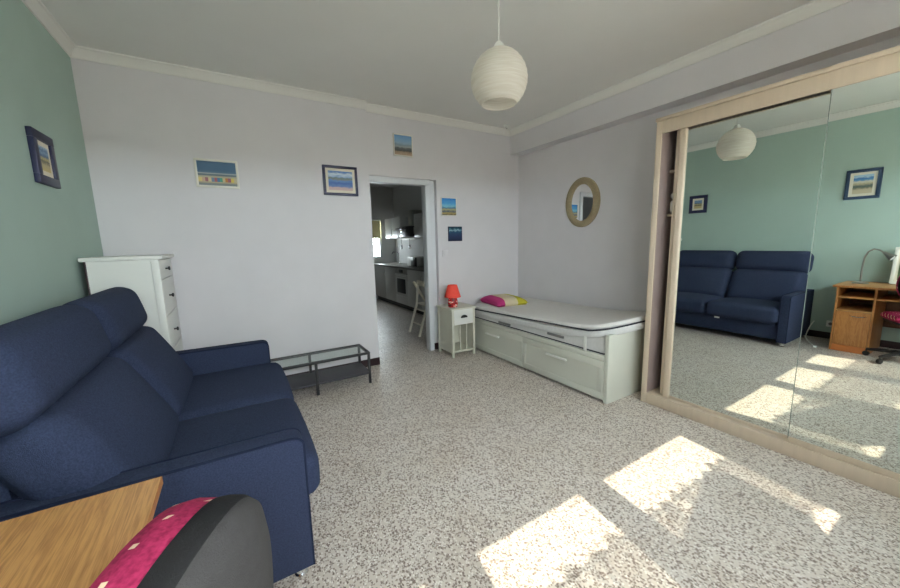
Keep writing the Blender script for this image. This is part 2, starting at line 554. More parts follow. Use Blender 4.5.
# front wall with three window openings (behind the photographer)
PANES = [(-0.34, 0.276), (0.528, 1.215), (1.420, 2.280)]
WZ0, WZ1 = 1.155, 2.015
FR = 0.10
bm = new_bm()
y0, y1 = YF - .06, YF
box(bm, XL, XR, y0, y1, 0, WZ0 - FR)
box(bm, XL, XR, y0, y1, WZ1 + FR, ZC)
xs = [XL]
for a, b_ in PANES:
    xs += [a - FR, b_ + FR]
xs.append(XR)
for i in range(0, len(xs), 2):
    box(bm, xs[i], xs[i + 1], y0, y1, WZ0 - FR, WZ1 + FR)
struct('wall_front', bm, M['wall'], label='window wall behind the viewpoint')

def frame_bars(bm, x0, x1, z0, z1, ya, yb, t):
    box(bm, x0 - t, x0, ya, yb, z0 - t, z1 + t)
    box(bm, x1, x1 + t, ya, yb, z0 - t, z1 + t)
    box(bm, x0, x1, ya, yb, z0 - t, z0)
    box(bm, x0, x1, ya, yb, z1, z1 + t)

for i, (a, b_) in enumerate(PANES):
    bm = new_bm(); frame_bars(bm, a, b_, WZ0, WZ1, YF - .02, YF, FR)
    w = struct('window_%d' % (i + 1), bm, M['doorpaint'], label='white framed casement window')
    bm = new_bm(); box(bm, a, b_, YF - .012, YF - .008, WZ0, WZ1); obj('pane', bm, M['glass'], w)
    pl = bpy.data.lights.new('window_portal', 'AREA')
    pl.shape = 'RECTANGLE'; pl.size = b_ - a; pl.size_y = WZ1 - WZ0
    pl.cycles.is_portal = True
    po = bpy.data.objects.new('window_portal', pl); COL.objects.link(po)
    po.location = ((a + b_) / 2, YF - .07, (WZ0 + WZ1) / 2)
    po.rotation_euler = (PI / 2, 0, 0)      # faces +y, into the room

def curtain(i, a, b_, zt, zb, scal, label):
    t = thing('cafe_curtain', label, 'curtain', ((a + b_) / 2, YF + .03, zb), group='sheer curtains on the three windows')
    bm = new_bm()
    n = 120
    rows = 8
    V = []
    for k in range(n + 1):
        u = k / n
        x = a - .01 + (b_ - a + .02) * u
        ph = u * scal * 2 * PI
        top = zt + 0.070 * (abs(math.sin(ph / 2)) ** .6 - .6) + .012 * math.sin(2.3 * u * PI * 2 + i)
        bot = zb + 0.012 * abs(math.sin(ph * .5 + 1))
        V.append([bm.verts.new((x, YF + .03 + .012 * math.sin(ph) * (0.5 + 0.5 * j / rows), bot + (top - bot) * (1 - j / rows))) for j in range(rows + 1)])
    for k in range(n):
        for j in range(rows):
            bm.faces.new((V[k][j], V[k + 1][j], V[k + 1][j + 1], V[k][j + 1]))
    obj('sheer_panel', bm, M['sheer'], t, smooth=180)
    bm = new_bm(); tube(bm, [(a - .04, YF + .03, zt - .02), (b_ + .04, YF + .03, zt - .02)], 0.006); obj('curtain_rod', bm, M['socket'], t)
    return t
c0 = curtain(0, *PANES[0], 1.665, 1.19, 5, 'sheer white half curtain on the window nearest the desk')
c1 = curtain(1, *PANES[1], 1.665, 1.19, 5, 'sheer white half curtain on the middle window')
c2 = curtain(2, *PANES[2], 1.665, 1.19, 8, 'sheer white half curtain with an added opaque shadow sheet on the window nearest the wardrobe')
bm = new_bm()
poly = [(1.99, 1.625), (2.09, 1.60), (2.14, 1.57), (2.15, 1.19), (2.06, 1.10), (1.36, 1.02), (1.36, 1.41), (1.49, 1.48)]  # added unseen sheet, outlined to throw the dark patch inside the sunlit floor
prism(bm, poly, 'y', YF + .048, YF + .054)
obj('shadow_panel', bm, M['shadow_panel'], c2)

# cornice, skirting, door frame
def cornice_poly(w, h):
    return [(0, 0), (0, -h), (w * .22, -h), (w * .3, -h * .8), (w * .45, -h * .55), (w * .8, -h * .22), (w, -h * .15), (w, 0)]
def cornice(name, p0, p1, inward, label):
    """moulding along p0-p1 (2D), profile grows along inward (2D)"""
    bm = new_bm()
    prof = cornice_poly(.05, .072)
    A = [bm.verts.new((p0[0] + inward[0] * u, p0[1] + inward[1] * u, ZC + v)) for u, v in prof]
    B = [bm.verts.new((p1[0] + inward[0] * u, p1[1] + inward[1] * u, ZC + v)) for u, v in prof]
    n = len(prof)
    bm.faces.new(A); bm.faces.new(B[::-1])
    for i in range(n):
        bm.faces.new((A[i], B[i], B[(i + 1) % n], A[(i + 1) % n]))
    return struct(name, bm, M['crown'], label=label, smooth=20)
cornice('trim_1', (XL, YF), (XL, YB), (1, 0), 'white plaster cornice above the green wall')
cornice('trim_2', (XL, YB), (DX0 + .002, YB), (0, -1), 'white plaster cornice above the left part of the back wall')
cornice('trim_3', (DX0, YB2), (XB, YB2), (0, -1), 'white plaster cornice above the kitchen doorway')
cornice('trim_4', (XB, YF), (XB, YB2), (-1, 0), 'white plaster cornice along the boxed beam')
bm = new_bm()
box(bm, DX0 - .03, DX0 + .03, 3.857, YK + .01, 0, 2.0525, .002)
box(bm, 2.033, 2.092, 3.857, YK + .01, 0, 2.0525, .002)
box(bm, 2.0925, DX1, 3.885, YK, 0, DZ)
box(bm, DX0, 2.092, 3.857, YK + .01, 2.053, DZ, .002)
struct('trim_5', bm, M['doorpaint'], label='white doorless frame of the kitchen doorway')
bm = new_bm(); box(bm, XL, DX0, YB - .012, YB, 0, .085, .003); struct('baseboard_back', bm, M['skirt'], label='dark brown skirting below the back wall')
bm = new_bm(); box(bm, DX1 - .012, XR, YB2 - .012, YB2, 0, .085, .003); box(bm, DX1 - .012, DX1, YB2, 3.884, 0, .085, .003); box(bm, 2.093, DX1 - .012, 3.873, 3.8845, 0, .085, .002)
struct('baseboard_door', bm, M['skirt'], label='dark brown skirting right of the doorway')
bm = new_bm(); box(bm, XL, XL + .012, YF, YB - .012, 0, .085, .003); struct('baseboard_left', bm, M['skirt'], label='dark brown skirting below the green wall')
bm = new_bm(); box(bm, XR - .012, XR, 1.6, YB2 - .012, 0, .085, .003); struct('baseboard_right', bm, M['skirt'], label='dark brown skirting behind the bed')

# ------------------------------------------------------------------ kitchen shell
KX0, KX1, KY1, KZ = 0.9, 3.52, 8.42, 2.72
bm = new_bm(); box(bm, KX0 - .1, KX0, YK, KY1 + .2, 0, KZ); struct('wall_kitchen_left', bm, M['kwall'], label='grey left wall of the kitchen')
bm = new_bm(); box(bm, KX1, KX1 + .1, YK, KY1 + .2, 0, KZ); struct('wall_kitchen_right', bm, M['kwall'], label='grey kitchen wall behind the cabinets')
KWX0, KWX1, KWZ0, KWZ1 = 2.72, 3.16, 1.02, 1.95
bm = new_bm()
box(bm, KX0, KWX0, KY1, KY1 + .15, 0, KZ); box(bm, KWX1, KX1, KY1, KY1 + .15, 0, KZ)
box(bm, KWX0, KWX1, KY1, KY1 + .15, 0, KWZ0); box(bm, KWX0, KWX1, KY1, KY1 + .15, KWZ1, KZ)
struct('wall_kitchen_far', bm, M['kwall'], label='far kitchen wall with a small window')
bm = new_bm(); box(bm, KX0 - .1, KX1 + .1, YK, KY1 + .2, KZ, KZ + .15); struct('ceiling_kitchen', bm, M['kwall'], label='kitchen ceiling')
bm = new_bm(); frame_bars(bm, KWX0 + .04, KWX1 - .04, KWZ0 + .04, KWZ1 - .04, KY1 + .02, KY1 + .07, .04); box(bm, 2.925, 2.955, KY1 + .02, KY1 + .07, KWZ0 + .04, KWZ1 - .04)
w = struct('window_4', bm, M['doorpaint'], label='small kitchen window at the end of the worktop')
bm = new_bm(); box(bm, KWX0 + .04, KWX1 - .04, KY1 + .042, KY1 + .046, KWZ0 + .04, KWZ1 - .04); obj('pane', bm, M['glass'], w)
pl = bpy.data.lights.new('kitchen_portal', 'AREA'); pl.shape = 'RECTANGLE'; pl.size = .42; pl.size_y = .9; pl.cycles.is_portal = True
po = bpy.data.objects.new('kitchen_portal', pl); COL.objects.link(po); po.location = (2.94, KY1 + .1, 1.475); po.rotation_euler = (-PI / 2, 0, 0)
t = thing('roller_blind', 'pale yellow blind in the upper half of the kitchen window', 'blind', (2.85, KY1 - .01, 1.5))
bm = new_bm(); box(bm, 2.70, 3.14, KY1 - .012, KY1 - .008, 1.50, 1.93); obj('blind_cloth', bm, M['yellow'], t)
bm = new_bm(); tube(bm, [(2.69, KY1 - .012, 1.94), (3.15, KY1 - .012, 1.94)], .018); obj('roller', bm, M['socket'], t)

# ------------------------------------------------------------------ kitchen units
CXF = 2.92
def base_unit(y0, y1, label, kind='door'):
    t = thing('base_cabinet' if kind == 'door' else 'built_in_oven', label, 'cabinet' if kind == 'door' else 'oven', ((CXF + KX1) / 2, (y0 + y1) / 2, 0),
              group='kitchen base cabinets' if kind == 'door' else None)
    bm = new_bm(); box(bm, CXF + .02, KX1 - .004, y0, y1, .10, .85); box(bm, CXF + .07, KX1 - .004, y0, y1, 0, .10); obj('body', bm, M['black'] , t)
    if kind == 'door':
        bm = new_bm(); box(bm, CXF, CXF + .018, y0 + .002, y1 - .002, .11, .845, .003); d = obj('door', bm, M['kcab'], t)
        bm = new_bm(); tube(bm, [(CXF, y1 - .05, .62), (CXF - .03, y1 - .05, .63), (CXF - .03, y1 - .05, .75), (CXF, y1 - .05, .76)], .006); obj('handle', bm, M['steel'], d)
    else:
        bm = new_bm(); box(bm, CXF, CXF + .018, y0 + .002, y1 - .002, .74, .845, .003); obj('control_panel', bm, M['steel'], t)
        bm = new_bm(); box(bm, CXF, CXF + .018, y0 + .002, y1 - .002, .28, .735, .003); d = obj('oven_door', bm, M['kcab'], t)
        bm = new_bm(); box(bm, CXF - .004, CXF, y0 + .09, y1 - .09, .34, .64, .001); obj('oven_glass', bm, M['black'], d)
        bm = new_bm(); tube(bm, [(CXF, y0 + .06, .69), (CXF - .035, y0 + .06, .69), (CXF - .035, y1 - .06, .69), (CXF, y1 - .06, .69)], .008); obj('handle', bm, M['steel'], d)
        bm = new_bm(); box(bm, CXF - .004, CXF, y0 + .2, y1 - .2, .765, .83, .001); obj('display', bm, M['black'], t)
        bm = new_bm(); box(bm, CXF, CXF + .018, y0 + .002, y1 - .002, .11, .275, .003); obj('drawer', bm, M['kcab'], t)
base_unit(7.66, 8.40, 'white kitchen cabinet under the sink by the window')
base_unit(7.06, 7.655, 'white kitchen cabinet left of the oven')
base_unit(6.45, 7.055, 'white built-in oven with dark glass in the kitchen run', 'oven')
base_unit(5.85, 6.445, 'white kitchen cabinet right of the oven')
base_unit(5.25, 5.845, 'white kitchen cabinet behind the folding chair')
bm = new_bm(); box(bm, 2.89, KX1, 5.23, 8.41, .852, .892, .004); tag(obj('worktop', bm, M['kcounter']), 'long grey worktop over the kitchen cabinets', 'worktop')
t = thing('sink_faucet', 'chrome kitchen tap beside the window', 'faucet', (3.32, 7.75, .893))
bm = new_bm(); lathe(bm, [(0, 0), (.026, 0), (.024, .03), (0, .03)], (3.32, 7.75, .893), 12); obj('tap_base', bm, M['chrome'], t)
bm = new_bm(); tube(bm, [(3.32, 7.75, .92), (3.32, 7.75, 1.12), (3.28, 7.75, 1.17), (3.18, 7.75, 1.17), (3.14, 7.75, 1.12)], .012); obj('spout', bm, M['chrome'], t)
t = thing('kitchen_sink', 'steel sink basin set into the worktop', 'sink', (3.2, 7.95, .893))
bm = new_bm(); frame_bars(bm, 3.0, 3.28, .0, .0, 0, 0, 0); bm.free()
bm = new_bm()
for a in ((2.98, 3.0, 7.55, 8.1), (3.26, 3.28, 7.55, 8.1), (3.0, 3.26, 7.55, 7.57), (3.0, 3.26, 8.08, 8.1)):
    box(bm, a[0], a[1], a[2], a[3], .8925, .900)
obj('rim', bm, M['steel'], t)
bm = new_bm(); box(bm, 3.0, 3.26, 7.57, 8.08, .8925, .8945); obj('basin', bm, M['steel'], t)
def wall_unit(y0, y1, z0, z1, label):
    t = thing('wall_cabinet', label, 'cabinet', (3.36, (y0 + y1) / 2, z0), group='kitchen wall cabinets')
    bm = new_bm(); box(bm, 3.22, KX1, y0, y1, z0, z1); obj('body', bm, M['kcab'], t)
    bm = new_bm(); box(bm, 3.2, 3.218, y0 + .002, y1 - .002, z0 + .002, z1 - .002, .003); d = obj('door', bm, M['kcab'], t)
    bm = new_bm(); tube(bm, [(3.2, y1 - .05, z0 + .06), (3.17, y1 - .05, z0 + .07), (3.17, y1 - .05, z0 + .19), (3.2, y1 - .05, z0 + .2)], .008); obj('handle', bm, M['steel'], d)
wall_unit(7.82, 8.24, 1.49, 1.95, 'white kitchen wall cabinet next to the window')
wall_unit(7.33, 7.815, 1.49, 1.95, 'white kitchen wall cabinet left of the hood')
wall_unit(6.12, 6.62, 1.49, 1.95, 'white kitchen wall cabinet right of the hood')
t = thing('cooker_hood', 'black and steel cooker hood with curved glass canopy', 'hood', (3.3, 6.95, 1.5))
bm = new_bm(); box(bm, 3.28, KX1, 6.86, 7.06, 1.72, 2.06, .004); obj('chimney', bm, M['steel'], t)
bm = new_bm(); box(bm, 3.12, KX1, 6.68, 7.22, 1.50, 1.72, .02); obj('hood_body', bm, M['black'], t)
bm = new_bm()
pl_ = [(3.5 - .55 * math.sin(PI * k / 16) ** .7, 6.55 + .85 * k / 16) for k in range(17)]
prism(bm, pl_, 'z', 1.66, 1.675); obj('glass_canopy', bm, M['black'], t)
bm = new_bm(); box(bm, 3.09, 3.12, 6.83, 7.10, 1.60, 1.69, .003); obj('front_panel', bm, M['chrome'], t)
t = thing('microwave', 'small white and black microwave on the worktop', 'microwave', (3.25, 6.45, .893))
bm = new_bm(); box(bm, 3.08, 3.45, 6.3, 6.76, .9, 1.09, .01); obj('body', bm, M['kcab'], t)
bm = new_bm(); box(bm, 3.065, 3.08, 6.31, 6.56, .905, 1.085, .003); obj('microwave_door', bm, M['black'], t)
for xx in (3.12, 3.4):
    for yy in (6.34, 6.72):
        bm = new_bm(); box(bm, xx - .01, xx + .01, yy - .01, yy + .01, .892, .9); obj('foot', bm, M['black'], t)
bm = new_bm(); tube(bm, [(3.40, 7.0, 1.455), (3.40, 7.9, 1.455)], .006)
t = thing('utensil_rail', 'thin steel rail under the kitchen wall cabinets', 'rail', (3.4, 7.45, 1.455)); obj('rail', bm, M['steel'], t)
for yy in (7.02, 7.87):
    bm = new_bm(); box(bm, 3.40, KX1, yy, yy + .01, 1.45, 1.46); obj('bracket', bm, M['steel'], t)
for yy, nm, lb in ((7.72, 'ladle', 'dark ladle hanging nearest the kitchen window'), (7.28, 'spatula', 'dark spatula hanging beside the cooker hood')):
    t = thing(nm, lb, 'utensil', (3.38, yy, 1.22))
    bm = new_bm(); tube(bm, [(3.40, yy, 1.462), (3.39, yy, 1.44), (3.385, yy, 1.32)], .006); obj('handle', bm, M['steel'], t)
    bm = new_bm(); cushion(bm, (3.385, yy, 1.28), (.03, .07, .10), .014, n=4); obj('head', bm, M['black'], t)
t = thing('bottle', 'dark bottle at the near end of the kitchen worktop', 'bottle', (3.2, 5.9, .893))
bm = new_bm(); lathe(bm, [(0, 0), (.038, 0), (.04, .01), (.04, .16), (.014, .21), (.014, .26), (0, .26)], (3.2, 5.9, .8925), 16); obj('body', bm, M['black'], t)
bm = new_bm(); lathe(bm, [(0, .26), (.016, .26), (.016, .285), (0, .285)], (3.2, 5.9, .8925), 12); obj('cap', bm, M['black'], t)

# folding chair standing in the kitchen
t = thing('folding_chair', 'cream wooden folding chair standing in the kitchen', 'chair', (2.5, 4.75, 0))
for yy in (4.56, 4.90):
    bm = new_bm(); tube(bm, [(2.22, yy, 0), (2.36, yy, .42), (2.40, yy, .80)], .020, 6); obj('front_leg', bm, M['ladder'], t)
    bm = new_bm(); tube(bm, [(2.33, yy + .02, .78), (2.55, yy + .02, .42), (2.80, yy + .02, 0)], .020, 6); obj('rear_leg', bm, M['ladder'], t)
for z_, xx in ((.16, 2.275), (.36, 2.34)):
    bm = new_bm(); tube(bm, [(xx, 4.56, z_), (xx, 4.90, z_)], .012, 6); obj('rung', bm, M['ladder'], t)
for k in range(5):
    bm = new_bm(); box(bm, 2.37 + k * .075, 2.435 + k * .075, 4.54, 4.92, .43, .448, .003); obj('seat_slat', bm, M['ladder'], t)
bm = new_bm(); box(bm, 2.385, 2.402, 4.54, 4.92, .72, .80, .004); obj('back_rail', bm, M['ladder'], t)

# ------------------------------------------------------------------ wardrobe
WX, WY1, WY0 = 2.836, 1.586, -0.52
t = thing('sliding_door_wardrobe', 'pale birch wardrobe with two large mirrored sliding doors', 'wardrobe', ((WX + XR) / 2, (WY0 + WY1) / 2, 0))
WXB = XR - .005
bm = new_bm(); box(bm, WX, WXB, WY1 - .04, WY1, 0, 2.236, .003); obj('side_panel', bm, M['birch'], t)
bm = new_bm(); box(bm, WX + .012, WXB - .01, WY1 - .044, WY1 - .0405, .0905, 2.2045); obj('inner_lining', bm, M['birchin'], t)
bm = new_bm(); box(bm, WX, WXB, WY0, WY0 + .04, 0, 2.236, .003); obj('side_panel', bm, M['birch'], t)
bm = new_bm(); box(bm, WX, WXB, WY0 + .04, WY1 - .04, 0, .090, .002); obj('plinth', bm, M['birch'], t)
bm = new_bm(); box(bm, WX, WX + .02, WY0 + .04, WY1 - .04, 2.145, 2.236, .002); obj('fascia', bm, M['birch'], t)
bm = new_bm(); box(bm, WX + .02, WXB, WY0 + .04, WY1 - .04, 2.205, 2.236); obj('top_board', bm, M['birchin'], t)
bm = new_bm(); box(bm, WX - .012, WXB, WY0 - .01, WY1 + .004, 2.2365, 2.262, .004); obj('cornice', bm, M['birch'], t)
bm = new_bm(); box(bm, WXB - .01, WXB, WY0 + .04, WY1 - .04, .09, 2.205); obj('back_panel', bm, M['birchin'], t)
bm = new_bm(); box(bm, 2.97, WXB - .01, .50, .52, .09, 2.205); obj('divider', bm, M['birchin'], t)
for z_ in (1.545, 1.88):
    bm = new_bm(); box(bm, 2.97, WXB - .01, .522, WY1 - .046, z_ - .009, z_ + .009, .001); obj('shelf', bm, M['birch'], t)
def slide_door(y0, y1, xg, z0, z1, stile_left, label):
    bm = new_bm(); box(bm, xg, xg + .004, y0 + (.0 if not stile_left else 0), y1, z0, z1)
    d = obj('mirror_door', bm, M['mirror'], t, smooth=0)
    d['label'] = label
    bm = new_bm(); box(bm, xg + .0045, xg + .016, y0, y1, z0 - .012, z1); obj('backing_board', bm, M['birchin'], d)
    bm = new_bm(); box(bm, xg - .002, xg + .02, y0, y1, .0905, z0, .002); obj('bottom_rail', bm, M['birch'], d)
    if not stile_left:
        bm = new_bm(); box(bm, xg - .003, xg + .016, y1 + .0002, y1 + .0028, z0 - .012, z1); obj('edge_strip', bm, M['glassedge'], d)
    if stile_left:
        bm = new_bm(); box(bm, xg - .016, xg + .02, y1, y1 + .050, .0905, z1 + .01, .010, 3); obj('stile', bm, M['birch'], d)
        bm = new_bm(); box(bm, xg + .004, xg + .034, y1 + .051, y1 + .078, .0905, z1 + .01, .004, 2); obj('stile', bm, M['birch'], d)
    else:
        bm = new_bm(); box(bm, xg - .008, xg + .02, y0 - .05, y0, .0905, z1, .008, 3); obj('stile', bm, M['birch'], d)
slide_door(.46, 1.385, 2.886, .112, 2.144, True, 'mirrored rear sliding door with birch stile')
slide_door(-.44, .655, 2.846, .128, 2.1455, False, 'mirrored front sliding door')
t = thing('folded_towel', 'white towel folded on a wardrobe shelf', 'towel', (3.1, 1.4, 1.554))
bm = new_bm(); cushion(bm, (3.105, 1.41, 1.61), (.26, .25, .11), .03, (0, 0, .008), n=6); obj('towel_fold', bm, M['towel'], t)
bm = new_bm(); cushion(bm, (3.105, 1.415, 1.694), (.25, .24, .055), .026, (0, 0, .006), n=6); obj('towel_fold', bm, M['towel'], t)
# ------------------------------------------------------------------ oval mirror on the right wall
t = thing('oval_wall_mirror', 'oval mirror in a sand coloured woven frame above the bed', 'mirror', (XR, 2.742, 1.787))
def ellipse_ring(bm, x0, x1, a0, b0, a1, b1, n=48):
    """frame: rounded ring between inner (a0,b0) and outer (a1,b1) half axes"""
    prof = [(0, x1), (.0, x0 + .012), (.25, x0 + .002), (.5, x0), (.75, x0 + .002), (1, x0 + .012), (1, x1)]
    R_ = []
    for k in range(n):
        an = 2 * PI * k / n
        R_.append([bm.verts.new((x, 2.742 + (a0 + (a1 - a0) * f) * math.cos(an), 1.787 + (b0 + (b1 - b0) * f) * math.sin(an))) for f, x in prof])
    for k in range(n):
        A, B = R_[k], R_[(k + 1) % n]
        for j in range(len(prof)):
            j2 = (j + 1) % len(prof)
            bm.faces.new((A[j], A[j2], B[j2], B[j]))
bm = new_bm(); ellipse_ring(bm, XR - .035, XR - .001, .150, .205, .230, .278); obj('frame', bm, M['sandframe'], t, smooth=50)
bm = new_bm(); prism(bm, [(2.742 + .155 * math.cos(2 * PI * k / 48), 1.787 + .21 * math.sin(2 * PI * k / 48)) for k in range(48)], 'x', XR - .016, XR - .012); obj('mirror_glass', bm, M['ovalmirror'], t, smooth=0)

# ------------------------------------------------------------------ pictures
def picture(name, label, loc, rz, w, h, fw_, depth, fmat, mborder, pmat, cat='picture', group=None):
    t = thing(name, label, cat, loc, rz, group)
    bm = new_bm()
    a, b_ = w / 2, h / 2
    box(bm, -a, a, -depth, 0, b_ - fw_, b_, .003); box(bm, -a, a, -depth, 0, -b_, -b_ + fw_, .003)
    box(bm, -a, -a + fw_, -depth, 0, -b_ + fw_, b_ - fw_, .003); box(bm, a - fw_, a, -depth, 0, -b_ + fw_, b_ - fw_, .003)
    obj('frame', bm, fmat, t, local=True)
    iw, ih = a - fw_, b_ - fw_
    if mborder > 0:
        bm = new_bm(); box(bm, -iw, iw, -depth * .55, -.001, -ih, ih); obj('mat_board', bm, M['matboard'], t, local=True)
    bm = new_bm(); box(bm, -iw + mborder, iw - mborder, -depth * .55 - .002, -depth * .55 + .001 if mborder else -.001, -ih + mborder, ih - mborder)
    obj('print', bm, pmat, t, local=True, smooth=0)
    return t
S_ = lin
P_pano = band_mat('print_beach_huts', 'Z', [(0, S_(132, 140, 140)), (.08, S_(120, 128, 132)), (.12, S_(176, 166, 138)), (.38, S_(180, 172, 146)), (.42, S_(96, 110, 118)), (.47, S_(86, 104, 118)), (.5, S_(180, 182, 176)), (.54, S_(80, 108, 130)), (.62, S_(58, 92, 122)), (1, S_(64, 96, 124))], .02, 8,
                  overlay=(.16, .33, [(0, S_(214, 196, 130)), (.09, S_(196, 166, 140)), (.17, S_(150, 96, 104)), (.25, S_(208, 190, 150)), (.33, S_(110, 130, 160)), (.41, S_(170, 90, 96)), (.48, S_(64, 108, 150)), (.55, S_(70, 150, 120)), (.62, S_(200, 186, 140)), (.69, S_(190, 120, 60)), (.76, S_(150, 90, 110)), (.84, S_(212, 190, 90)), (.92, S_(190, 180, 150))]))
P_sea = band_mat('print_seascape', 'Z', [(0, S_(196, 176, 172)), (.12, S_(206, 170, 170)), (.2, S_(100, 130, 180)), (.36, S_(62, 96, 164)), (.5, S_(96, 136, 190)), (.56, S_(130, 130, 120)), (.64, S_(104, 124, 128)), (.72, S_(150, 178, 210)), (.84, S_(212, 220, 226)), (.94, S_(96, 136, 190)), (1, S_(80, 126, 190))], .34, 4)
P_dune = band_mat('print_grey_beach', 'Z', [(0, S_(190, 166, 140)), (.16, S_(150, 126, 104)), (.24, S_(58, 60, 56)), (.34, S_(76, 82, 82)), (.42, S_(150, 156, 156)), (.52, S_(120, 140, 150)), (.6, S_(138, 164, 186)), (.8, S_(120, 156, 190)), (1, S_(98, 142, 186))], .22, 4)
P_blue = band_mat('print_blue_sky_dunes', 'Z', [(0, S_(66, 74, 84)), (.12, S_(172, 150, 88)), (.22, S_(70, 84, 104)), (.34, S_(168, 162, 118)), (.42, S_(60, 108, 140)), (.52, S_(120, 180, 200)), (.7, S_(72, 150, 200)), (1, S_(40, 118, 190))], .26, 4)
P_night = band_mat('print_dark_teal_wave', 'Z', [(0, S_(16, 30, 56)), (.3, S_(20, 42, 84)), (.55, S_(18, 60, 96)), (.68, S_(20, 84, 110)), (.76, S_(150, 190, 200)), (.84, S_(24, 88, 104)), (1, S_(12, 46, 66))], .5, 5)
P_shore = band_mat('print_shore', 'Z', [(0, S_(196, 186, 160)), (.22, S_(190, 176, 146)), (.3, S_(110, 112, 96)), (.4, S_(80, 96, 90)), (.52, S_(180, 170, 140)), (.64, S_(206, 200, 180)), (.72, S_(90, 140, 180)), (.82, S_(50, 110, 170)), (.9, S_(170, 196, 214)), (1, S_(150, 184, 210))], .2, 5)
P_town = band_mat('print_harbour', 'Z', [(0, S_(200, 180, 120)), (.25, S_(186, 170, 130)), (.4, S_(100, 96, 80)), (.5, S_(190, 176, 120)), (.62, S_(70, 100, 140)), (.75, S_(130, 160, 190)), (.85, S_(90, 120, 160)), (1, S_(170, 190, 206))], .3, 6)
P_green = band_mat('print_garden', 'Z', [(0, S_(110, 120, 80)), (.35, S_(70, 90, 60)), (.6, S_(140, 150, 110)), (1, S_(210, 210, 190))], .3, 5)
picture('beach_hut_print', 'long white-framed print of colourful beach huts on the back wall', (-.053, YB, 2.01), 0, .318, .236, .018, .02, M['whiteframe'], 0, P_pano)
picture('seascape_painting', 'navy-framed blue seascape with cream mat left of the doorway', (1.006, YB, 2.02), 0, .348, .292, .026, .022, M['navyframe'], .026, P_sea)
picture('dune_photo', 'small square canvas of a grey beach above the doorway', (1.745, YB2, 2.462), 0, .235, .235, .012, .02, M['whiteframe'], 0, P_dune)
picture('dune_canvas', 'small bright blue sky canvas right of the doorway', (2.328, YB2, 1.805), 0, .222, .220, .008, .022, M['whiteframe'], 0, P_blue)
picture('wave_canvas', 'small dark teal canvas right of the doorway', (2.413, YB2, 1.474), 0, .198, .182, .003, .022, M['navyframe'], 0, P_night)
picture('harbour_print', 'navy-framed small print on the green wall above the sofa', (XL, 2.945, 1.89), PI / 2, .262, .285, .048, .025, M['navyframe'], .028, P_town)
picture('shore_print', 'blue-framed shore print on the green wall above the desk', (XL, 1.138, 1.945), PI / 2, .29, .35, .035, .025, M['blueframe'], .030, P_shore)
t = picture('leaning_picture', 'white-framed green picture leaning on the desk', (-.74, .640, .985), PI / 2, .32, .42, .03, .02, M['whiteframe'], .02, P_green)
t.rotation_euler = (math.radians(-10), 0, PI / 2)
# ------------------------------------------------------------------ switch and socket
t = thing('light_switch', 'white light switch right of the doorway', 'switch', (2.262, YB2, 1.235))
bm = new_bm(); box(bm, 2.222, 2.302, YB2 - .012, YB2, 1.195, 1.275, .003); obj('plate', bm, M['wall'], t)
bm = new_bm(); box(bm, 2.238, 2.286, YB2 - .017, YB2 - .012, 1.211, 1.259, .002); obj('rocker', bm, M['wall'], t)
t = thing('power_socket', 'white power socket on the green wall between sofa and desk', 'socket', (XL, 1.245, .20))
bm = new_bm(); box(bm, XL, XL + .012, 1.205, 1.285, .16, .24, .003); obj('plate', bm, M['socket'], t)
bm = new_bm(); tube(bm, [(XL + .0121, 1.245, .20), (XL + .0165, 1.245, .20)], .02, 16); obj('outlet', bm, M['greyweb'], t)
t = thing('white_cable', 'white cable looping from behind the sofa onto the floor', 'cable', (-.6, 1.36, 0))
bm = new_bm(); tube(bm, [(-.80, 1.385, .22), (-.72, 1.375, .23), (-.60, 1.375, .19), (-.50, 1.375, .12), (-.45, 1.372, .07), (-.45, 1.355, .03), (-.42, 1.32, .008), (-.32, 1.27, .006), (-.24, 1.235, .006)], .005, 6); obj('cord', bm, M['socket'], t)
bm = new_bm(); box(bm, -.26, -.21, 1.215, 1.245, .0, .022, .004); obj('plug', bm, M['socket'], t)

# ------------------------------------------------------------------ pendant lamp
PX, PY, PZ, PR = 1.364, 1.661, 2.270, 0.157
t = thing('pendant_lamp', 'round white rice-paper pendant lamp hanging from the ceiling', 'lamp', (PX, PY, ZC))
prof = []
n = 72
for k in range(n + 1):
    th = math.radians(14) + math.radians(180 - 14 - 38) * k / n
    rr = PR * (1 + .012 * (1 if (k % 6 == 0) else 0) - .0)
    z = math.cos(th)
    prof.append((rr * math.sin(th) * (1.0 if z < 0 else 1 - .03 * z), PZ + PR * z * 1.02))
bm = new_bm(); lathe(bm, prof, (PX, PY, 0), 48); sh = obj('paper_shade', bm, M['paper'], t, smooth=60)
zb_ = prof[-1][1]; rb_ = prof[-1][0]
bm = new_bm(); tube(bm, [(PX + rb_ * math.cos(2 * PI * k / 40), PY + rb_ * math.sin(2 * PI * k / 40), zb_) for k in range(40)], .003, 6, True); obj('rim_ring', bm, M['paper'], sh)
zt_ = prof[0][1]
bm = new_bm(); lathe(bm, [(0, zt_ + .040), (.008, zt_ + .040), (.018, zt_ + .036), (.028, zt_ + .022), (.030, zt_ + .004), (.026, zt_ - .06), (0, zt_ - .06)], (PX, PY, 0), 20); obj('lamp_holder', bm, M['socket'], t)
bm = new_bm(); lathe(bm, [(0, zt_ - .06), (.014, zt_ - .062), (.03, zt_ - .11), (.022, zt_ - .145), (0, zt_ - .155)], (PX, PY, 0), 16); obj('bulb', bm, M['paper'], t)
bm = new_bm(); tube(bm, [(PX, PY, zt_ + .038), (PX, PY, ZC - .02)], .003, 6); obj('cord', bm, M['socket'], t)
bm = new_bm(); lathe(bm, [(0, ZC - .045), (.02, ZC - .045), (.045, ZC - .02), (.05, ZC), (0, ZC)], (PX, PY, 0), 20); obj('ceiling_rose', bm, M['socket'], t)
